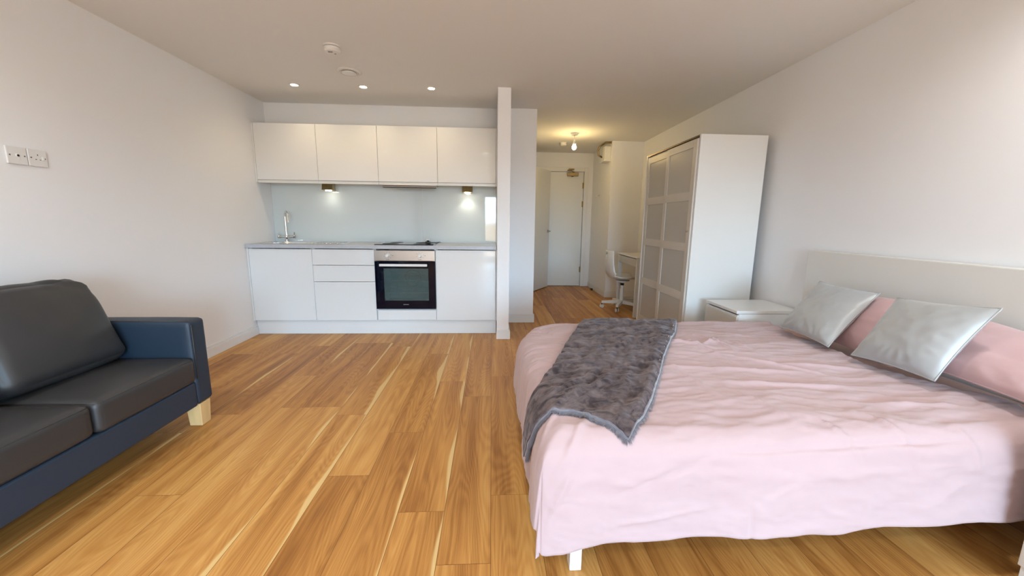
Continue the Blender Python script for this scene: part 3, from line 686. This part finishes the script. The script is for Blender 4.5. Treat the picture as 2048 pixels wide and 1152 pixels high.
# ------------------------------------------------------------------ nightstands
def nightstand(x0, x1, y0, y1, h, label):
    t = thing('nightstand', ((x0+x1)/2, (y0+y1)/2, 0), label, 'nightstand', 'white bedside drawer units')
    a = MB(); g = .018
    a.box(x0+.020, y0+.002, .001, x1, y0+g, h-.024).box(x0+.020, y1-g, .001, x1, y1-.002, h-.024).box(x1-.006, y0+g, .02, x1, y1-g, h-.024).box(x0+.03, y0+g, .02, x1-.006, y1-g, .036)
    build('body', a, m_lam, t, bevel=.0015)
    box('top_panel', x0, y0, h-.022, x1+.004, y1, h, m_lam, t, bevel=.002)
    zs = [(.095, h*.5-.004), (h*.5+.006, h-.045)]
    for z0, z1 in zs:
        d = box('drawer', x0+.002, y0+.004, z0, x0+.0195, y1-.004, z1, m_lamwarm, t, bevel=.002)
        box('finger_pull', x0+.010, y0+.006, z1, x0+.0195, y1-.006, z1+.012, m_lam, d, bevel=0)
    return t
nightstand(1.748, 2.235, 2.598, 3.005, .552, 'white two-drawer nightstand between the bed and the wardrobe')
nightstand(1.690, 2.180, .555, .992, .552, 'white nightstand at the near side of the bed head, bottom right corner of the photo')

# ------------------------------------------------------------------ desk
dk = thing('desk', (2.0, 4.93, 0), 'white desk with one drawer in the passage alcove behind the wardrobe', 'desk')
x0, x1, y0, y1, h = 1.760, 2.238, 4.575, 5.285, .752
box('desk_top', x0-.004, y0-.004, h-.018, x1, y1+.004, h, m_lam, dk, bevel=.002)
box('drawer', x0, y0+.042, h-.118, x0+.016, y1-.042, h-.026, m_lamwarm, dk, bevel=.002)
box('apron', x1-.02, y0+.042, h-.2, x1-.004, y1-.042, h-.019, m_lam, dk)
build('drawer_box', MB().box(x0+.017, y0+.045, h-.110, x1-.06, y1-.045, h-.100).box(x0+.017, y0+.042, h-.110, x1-.06, y0+.052, h-.02).box(x0+.017, y1-.052, h-.110, x1-.06, y1-.042, h-.02), m_lam, dk)
for yy in (y0, y1-.04):
    for xx in (x0, x1-.05): build('leg', MB().box(xx, yy, .001, xx+.045, yy+.038, h-.0185), m_lam, dk, bevel=.002)
    build('foot_rail', MB().box(x0+.046, yy+.006, .10, x1-.051, yy+.030, .13), m_lam, dk, bevel=.002)
build('back_rail', MB().box(x1-.045, y0+.039, .10, x1-.015, y1-.041, .13), m_lam, dk, bevel=.002)

# ------------------------------------------------------------------ swivel chair
cx_, cy_ = 1.775, 5.10     # placed beside the desk, back to the passage
ch = thing('swivel_chair', (cx_, cy_, 0), 'white moulded swivel chair on castors at the desk', 'chair', rz=0)
CM = Matrix.Translation((cx_, cy_, 0))
def shell(u, v):
    # profile in xz from back top (v=0) to front lip (v=1); u across (y)
    P = [(-.235,.800,.150),(-.240,.700,.185),(-.235,.600,.200),(-.215,.500,.205),(-.170,.430,.208),(-.090,.408,.210),(.02,.405,.212),(.11,.412,.205),(.17,.402,.190)]
    s = v*(len(P)-1); i = min(int(s), len(P)-2); f = s-i; f = f*f*(3-2*f)*.35+f*.65
    x = P[i][0]*(1-f)+P[i+1][0]*f; z = P[i][1]*(1-f)+P[i+1][1]*f; w = P[i][2]*(1-f)+P[i+1][2]*f
    q = 2*u-1
    curl = abs(q)**2.6*.045
    if v < .45: x += curl*(1-v)*1.1
    z += curl*(1.0 if v > .3 else v/.3)
    edge = 1-.0*abs(q)
    return CM @ Vector((x, q*w*edge, z))
def shell_mesh():
    a = MB(); nu, nv = 20, 32
    a.grid(shell, nu, nv)
    # hand slot near the top of the back
    keep = []
    for k, f in enumerate(a.f):
        j, i = divmod(k, nu)
        if j in (2, 3) and 7 <= i <= 12: continue
        keep.append(f)
    a.f = keep
    return a
build('seat_shell', shell_mesh(), m_whiteplastic, ch, smooth=True, solid=.010)
build('seat_plate', MB().lathe([(.02,0),(.085,.012),(.095,.026),(.090,.030)], (cx_,cy_,.366), 28), m_white_metal, ch, smooth='auto')
build('gas_column', MB().lathe([(.026,0),(.026,.20),(.017,.202),(.017,.290)], (cx_,cy_,.085), 20), m_white_metal, ch, smooth='auto')
build('column_collar', MB().lathe([(.020,0),(.024,.006),(.024,.028),(.020,.032)], (cx_,cy_,.325), 18), m_blackplastic, ch, smooth='auto')
for q in range(5):
    an = math.radians(168 + 72*q); dx, dy = math.cos(an), math.sin(an); R = .262
    a = MB(); side = Vector((-dy, dx, 0))
    b0, b1 = Vector((cx_,cy_,.098)), Vector((cx_+dx*R, cy_+dy*R, .082))
    vs = []
    for p, w, hh in ((b0,.026,.024), (b1,.017,.015)):
        for sg, hz in ((-1,-1),(1,-1),(1,1),(-1,1)): vs.append(tuple(p + side*w*sg + Vector((0,0,hh*hz))))
    a.add(vs, [(0,3,2,1),(4,5,6,7),(0,1,5,4),(1,2,6,5),(2,3,7,6),(3,0,4,7)])
    lg_ = build('base_arm', a, m_white_metal, ch, bevel=.004)
    cc = b1 + Vector((dx*-.006, dy*-.006, 0))
    w_ = MB(); RM = Matrix.Translation((cc.x, cc.y, .0265)) @ Matrix.Rotation(an+.6, 4, 'Z')
    for sg in (-1, 1): w_.lathe([(.014,-.005),(.0255,-.004),(.0255,.004),(.014,.005)], (0, sg*.013, 0), 20, mtx=RM, axis='y')
    cst = build('caster', w_, m_whiteplastic, lg_, smooth='auto')
    build('caster_fork', MB().tube([(cc.x,cc.y,.066),(cc.x,cc.y,.030)], .009, 10).tube([tuple(RM @ Vector((0,-.012,0))), tuple(RM @ Vector((0,.012,0)))], .008, 10), m_blackplastic, lg_)

# ------------------------------------------------------------------ bed
BX0, BX1, BY0, BY1 = .262, 2.20, 1.105, 2.515
bed = thing('bed', (1.25, 1.81, 0), 'double bed frame with tall cream headboard against the right wall and white legs', 'bed')
build('headboard', MB().box(2.192, 1.00, .25, 2.252, 2.570, .994), m_headb, bed, bevel=.006, seg=3, label='tall plain cream headboard')
box('side_rail', BX0, BY0+.005, .168, 2.19, BY0+.030, .275, m_linen, bed)
box('side_rail', BX0, BY1-.030, .168, 2.19, BY1-.005, .275, m_linen, bed)
box('foot_rail', BX0-.002, BY0+.031, .168, BX0+.023, BY1-.031, .275, m_linen, bed)
for i in range(13): box('slat', BX0+.06+i*.145, BY0+.031, .235, BX0+.13+i*.145, BY1-.031, .250, m_oak, bed, bevel=0)
for x in (BX0+.004, 2.13):
    for y in (BY0+.006, BY1-.056):
        build('leg', MB().box(x, y, .001, x+.040, y+.050, .167), m_trim, bed, bevel=.003)
mt = thing('mattress', (1.22, 1.81, .251), 'mattress in a peach fitted sheet under the pink duvet', 'mattress')
build('fitted_sheet', MB().puff(.962, (BY1-BY0)/2-.032, .105, .04, (0,0,.004), 20, Matrix.Translation((1.222, (BY0+BY1)/2, .357)), wr=.002), m_sheet, mt, smooth=True)

# duvet: cloth laid over the mattress, given by an unrolled sheet (a along the bed, b across)
X0, Y0, Y1 = .165, 1.080, 2.545
ZT = .500
def fold(t, r):
    """t: distance inside the edge of the top (negative: hanging). returns horizontal inset from the edge plane, drop"""
    L = r*PI/2
    if t >= r: return t, 0.0
    s = r - t
    if s < L: q = s/r; return r - r*math.sin(q), r*(1-math.cos(q))
    return 0.0, r + (s-L)
def ridge(x, w): return math.exp(-(x/w)**2)
def fbm(x, y, z=0.0, o=3):
    s = 0; am = 1; f = 1
    for _ in range(o): s += am*noise.noise(Vector((x*f, y*f, z+f))); am *= .5; f *= 2.1
    return s
CREASES = [  # soft creases on the duvet in unrolled coordinates: a0,b0,a1,b1,width,height
    (.55,-.02,1.42,.005,.010,-.012), (.20,-.16,.55,-.02,.010,-.007), (.22,-.25,.52,-.20,.008,.006),
    (.86,1.05,1.02,.52,.012,.008), (.92,1.18,1.12,.80,.010,.008), (1.0,.72,1.35,.45,.011,.008), (.70,.95,1.0,.80,.010,.007),
    (.60,.55,1.25,.50,.014,.007), (.7,.40,1.5,.33,.014,.008), (1.1,.62,1.6,.52,.012,.007), (1.2,.22,1.6,.17,.012,.008),
    (.45,.80,.95,.90,.012,.006), (1.02,1.20,1.5,1.02,.012,.006), (.95,.10,1.02,-.06,.010,.006), (1.15,.14,1.22,-.08,.010,.006), (1.40,.05,1.44,-.10,.010,.006),
    (.02,-.10,.16,.12,.012,.008), (.0,-.24,.10,-.02,.012,.008), (.62,.75,.72,.22,.012,.005), (.8,.3,.86,.05,.011,.005), (.66,-.18,.67,-.32,.008,-.004),
    (1.05,.95,1.08,.75,.008,.008),(1.00,.90,1.10,.86,.008,.008),(.96,.84,1.06,.92,.007,.007),(1.12,.98,1.20,.78,.008,.007),
    (.05,.25,.22,.42,.014,.006),(.03,.42,.20,.62,.014,.006),(-.02,.05,.10,.22,.012,.007)]
def seg_d(a, b, c):
    ax, ay, bx, by = c[:4]; dx, dy = bx-ax, by-ay; L2 = dx*dx+dy*dy
    t = max(0, min(1, ((a-ax)*dx+(b-ay)*dy)/L2)); px, py = ax+t*dx, ay+t*dy
    return math.hypot(a-px, b-py), t
def duvet_h(a, b):
    h = .016*fbm(a*1.6, b*1.8, 3.3, 2)
    h += .0075*fbm(a*2.2+b*1.5, b*9-a*2.0, 1.7, 3)
    w = ridge(a-1.05, .42)*ridge(b-.85, .5)
    h += .010*w*(1-abs(fbm(a*6+2, b*7, 8.1, 3)))*.9
    h += .0050*(1-2*abs(fbm(a*5+b*2, b*15, 5.5, 3)))
    for c in CREASES:
        d, t = seg_d(a, b, c)
        if d < c[4]*3: h += 1.5*c[5]*math.exp(-(d/c[4])**2)*math.sin(PI*min(1, max(0, t*.96+.02)))**.5
    return h
LW = Y1-Y0
def duvet_p(a, b, off=0.0):
    """a: from the foot edge, b: from the near edge (unrolled, negative hangs)"""
    r = .075; cr = .26
    ix, dx = fold(a, r)
    bb = b if b < LW/2 else LW-b
    iy, dy = fold(bb, r)
    drop = (dx**4.5+dy**4.5)**(1/4.5) if (dx > 0 and dy > 0) else max(dx, dy)
    h = duvet_h(a, b)*(1-.95*min(1, min(dx, dy)/.05))
    hang = min(1, drop/.12)
    nx, ny = 0.0, 0.0
    if dx > 0 or dy > 0:
        m = math.hypot(dx, dy); nx, ny = dx/m, dy/m
    # hanging cloth stands a little away and swings in shallow folds
    out = hang*(.006 + .075*drop + .0045*math.sin(b*17+1)*nx + (.004*math.sin(a*9+.6)+.003*math.sin(a*21))*ny + h*.7 + off)
    x = X0 + ix - out*nx
    y = iy - out*ny
    if b >= LW/2: y = LW - y
    qx, qy = x-X0, LW-y
    if qx < cr and qy < cr*1.7:
        ux, uy = (cr-qx)/cr, (cr*1.7-qy)/(cr*1.7); m = math.hypot(ux, uy)
        if m > 1e-6:
            mm = max(ux, uy); s_ = mm/m; x = X0+cr-ux*s_*cr; y = LW-(cr*1.7-uy*s_*cr*1.7)
    z = ZT + (h+off)*(1-hang) - drop + .018*ridge(a-.95, .5)*ridge(b-.7, .4)*(1-hang)
    z += -.02*max(0, 1-a/.5)*(1-hang)*max(0, b/LW)          # thinner towards the far foot corner
    return Vector((x, Y0 + y, max(z, .02)))
AE = [(-.35,1.69),(-.12,1.645),(.0,1.66),(.10,1.78),(.19,1.83),(.30,1.75),(.42,1.675),(.62,1.65),(1.0,1.69),(1.34,1.735),(1.8,1.76)]
def a_end(b):      # head-end edge of the duvet
    for (b0, a0), (b1, a1) in zip(AE, AE[1:]):
        if b <= b1:
            t = max(0, min(1, (b-b0)/(b1-b0))); t = t*t*(3-2*t)
            return a0*(1-t)+a1*t + .006*math.sin(b*9)
    return AE[-1][1]
def b_hang(a):      # how far the near side hangs
    c = .325 - .030*max(0, min(1, a/.6)) - .024*max(0, min(1, (a-.9)/.7)) + .002*math.sin(a*21)
    return c + .016*math.exp(-((a+.02)/.11)**2)
def duvet_grid(u, v):
    hb_ = .30
    a0 = -.268
    b = None
    bn = 1.0
    # v -> b ; u -> a
    lo, hi = -1.0, LW+.16
    # first guess a with b unknown: linear map then correct
    vb = v
    b_mid = vb*(LW+.16+.3)-.3
    ae = a_end(b_mid)
    a = a0 + u*(ae-a0)
    hn = b_hang(a)
    b = -hn + vb*(LW+.16+hn)
    return duvet_p(a, b)
dv = MB().grid(duvet_grid, 300, 260)
build('duvet', dv, m_duvet, label='rumpled pale pink duvet spread over the bed and hanging down its near side', cat='duvet', smooth=True, solid=.016)

# throw laid over the duvet
PTS = dict(FL=(.45, LW-.03), FR=(1.12, LW+.02), NL=(-.215, .265), NR=(.285, -.035))
def curve(pts, t):
    n_ = len(pts)-1; s = t*n_; i = min(int(s), n_-1); f = s-i
    p0 = Vector(pts[max(i-1, 0)]); p1 = Vector(pts[i]); p2 = Vector(pts[i+1]); p3 = Vector(pts[min(i+2, n_)])
    return .5*((2*p1)+(-p0+p2)*f+(2*p0-5*p1+4*p2-p3)*f*f+(-p0+3*p1-3*p2+p3)*f**3)
c_left = [(.46, LW-.03), (.30, 1.06), (.165, .70), (.065, .46), (-.02, .34), (-.175, .235)]
c_right = [(1.12, LW+.02), (.92, 1.08), (.70, .72), (.52, .40), (.39, .18), (.265, .015)]
c_near = [(-.175, .235), (-.06, .165), (.03, .15), (.12, .15), (.20, .09), (.265, .015)]
c_far = [(.46, LW-.03), (.68, LW+.0), (.90, LW+.01), (1.12, LW+.02)]
def throw_ab(u, v):      # Coons patch: u left->right, v far->near
    L_, R_ = curve(c_left, v), curve(c_right, v); F_, N_ = curve(c_far, u), curve(c_near, u)
    bl = (1-u)*(1-v)*Vector(c_left[0])+u*(1-v)*Vector(c_right[0])+(1-u)*v*Vector(c_left[-1])+u*v*Vector(c_right[-1])
    return (1-u)*L_+u*R_+(1-v)*F_+v*N_-bl
def throw_p(u, v, off=.014):
    p = throw_ab(u, v)
    w = .006*(1-abs(fbm(u*3+v*5, v*3-u*5, 2.2, 3))*2) + .004*fbm(u*14, v*14, .4, 2)
    w += .012*ridge(u-.90+.03*math.sin(v*7), .035)*v + .010*ridge(u-.78-.25*(v-.8), .03)*max(0, v-.55)*2
    e_ = min(u, 1-u, v, 1-v); w *= min(1, e_*14)
    return duvet_p(p.x, p.y, off+w)
th = MB().grid(throw_p, 130, 150)
tw = build('throw_blanket', th, m_fur, label='dark taupe plush throw laid across the foot of the pink duvet', cat='blanket', smooth=True, solid=.009)
hm = MB(); seam = []
for s_ in range(61): seam.append(throw_p(1-.035, s_/60*.985, .019))
for s_ in range(1, 61): seam.append(throw_p((1-.035)*(1-s_/60), .985, .019))
hm.tube(seam, .0035, 6)
edge = [throw_p(1, s_/80, .014) for s_ in range(81)] + [throw_p(1-s_/80, 1, .014) for s_ in range(1, 81)]
hm.tube(edge, .0055, 8)
build('hem', hm, m_fringe, tw, smooth=True, label='blue-grey rolled hem')
rb = random.Random(11); fg = MB()
def strand(p, d, ln, w):
    s1 = d.cross(Vector((0,0,1)))
    s1 = s1.normalized()*w if s1.length > 1e-4 else Vector((w,0,0))
    q = p + d*ln*.6 + Vector((0,0,-.002)); e2 = p + d*ln + Vector((0,0,-ln*.45))
    fg.add([p-s1, p+s1, q+s1*.6, q-s1*.6, e2], [(0,1,2,3),(3,2,4)])
for k in range(5200):
    if k % 2: v = rb.random(); p = throw_p(1, v, .012); q = throw_p(.97, v, .012)
    else: u = rb.random(); p = throw_p(u, 1, .012); q = throw_p(u, .975, .012)
    d = (p-q).normalized() + Vector((rb.uniform(-.4,.4), rb.uniform(-.4,.4), rb.uniform(-.1,.25)))
    strand(p, d.normalized(), rb.uniform(.008,.022), .0011)
build('plush_edge', fg, m_fringe, tw, kind='stuff', label='blue-grey shaggy pile at the edge')

# pillows and cushions from four corner points
def pillow_mesh(c00, c10, c11, c01, th, n=40, pin=.06, wr=.004, seed=0, fold_n=0):
    """corners: bottom-left, bottom-right, top-right, top-left"""
    c = [Vector(q) for q in (c00, c10, c11, c01)]
    nrm = ((c[1]-c[0]).cross(c[3]-c[0])).normalized()
    def side(sg):
        def f(u, v):
            U_, V_ = 2*u-1, 2*v-1
            # pull the edges in between the corners
            uu = U_*(1-pin*(1-V_*V_)); vv = V_*(1-pin*(1-U_*U_))
            uu, vv = (uu+1)/2, (vv+1)/2
            p = c[0]*(1-uu)*(1-vv)+c[1]*uu*(1-vv)+c[2]*uu*vv+c[3]*(1-uu)*vv
            prof = (max(0, 1-abs(U_)**2.4)*max(0, 1-abs(V_)**2.4))**.55
            w = wr*fbm(U_*2.3+seed, V_*2.3, seed, 3)*prof**.5
            dd = max(abs(U_), abs(V_))
            an_ = math.atan2(V_, U_)
            w += wr*.8*math.sin(an_*19+seed*3+5*fbm(U_*1.5, V_*1.5, seed, 2))*ridge(dd-.80, .16)*prof**.9*(.4+.6*max(0, -V_))
            return p + nrm*sg*(th/2*prof + w*(1 if sg > 0 else .6))
        return f
    a = MB(); a.grid(side(1), n, n); a.grid(side(-1), n, n, flip=True)
    return a, c, side
def cushion(name, corners, th, m, label, cat, group=None, seed=0, piping=True, wr=.004, pin=.06):
    a, c, side = pillow_mesh(*corners, th, seed=seed, wr=wr, pin=pin)
    t = build(name, a, m, label=label, cat=cat, group=group, smooth=True)
    if piping:
        f = side(1); pts = [f(i/40, 0) for i in range(41)]+[f(1, i/40) for i in range(1, 41)]+[f(1-i/40, 1) for i in range(1, 41)]+[f(0, 1-i/40) for i in range(1, 41)]
        build('piping', MB().tube(pts, .0032, 6), m, t, smooth=True)
    return t
cushion('pillow', [(1.915,2.25,.510),(1.895,1.715,.515),(2.100,1.715,.800),(2.100,2.19,.775)], .15, m_pillow, 'pink pillow propped behind the two silver cushions against the headboard', 'pillow', 'pink pillows', seed=3, piping=False, wr=.006)
cushion('pillow', [(1.88,1.70,.565),(1.86,1.02,.555),(2.125,1.00,.710),(2.135,1.70,.790)], .15, m_pillow, 'pink pillow lying nearest the camera, right of the silver cushions', 'pillow', 'pink pillows', seed=5, piping=True, wr=.006)
cushion('cushion', [(1.795,2.245,.535),(1.745,1.835,.540),(2.015,1.868,.818),(2.005,2.232,.825)], .12, m_satin, 'silver satin cushion nearer the wardrobe and nightstand', 'cushion', 'silver satin cushions', seed=1, wr=.006)
cushion('cushion', [(1.755,1.715,.540),(1.765,1.365,.555),(1.915,1.318,.862),(1.965,1.738,.820)], .13, m_satin, 'silver satin cushion nearer the camera, piping along its right edge', 'cushion', 'silver satin cushions', seed=2, wr=.006)
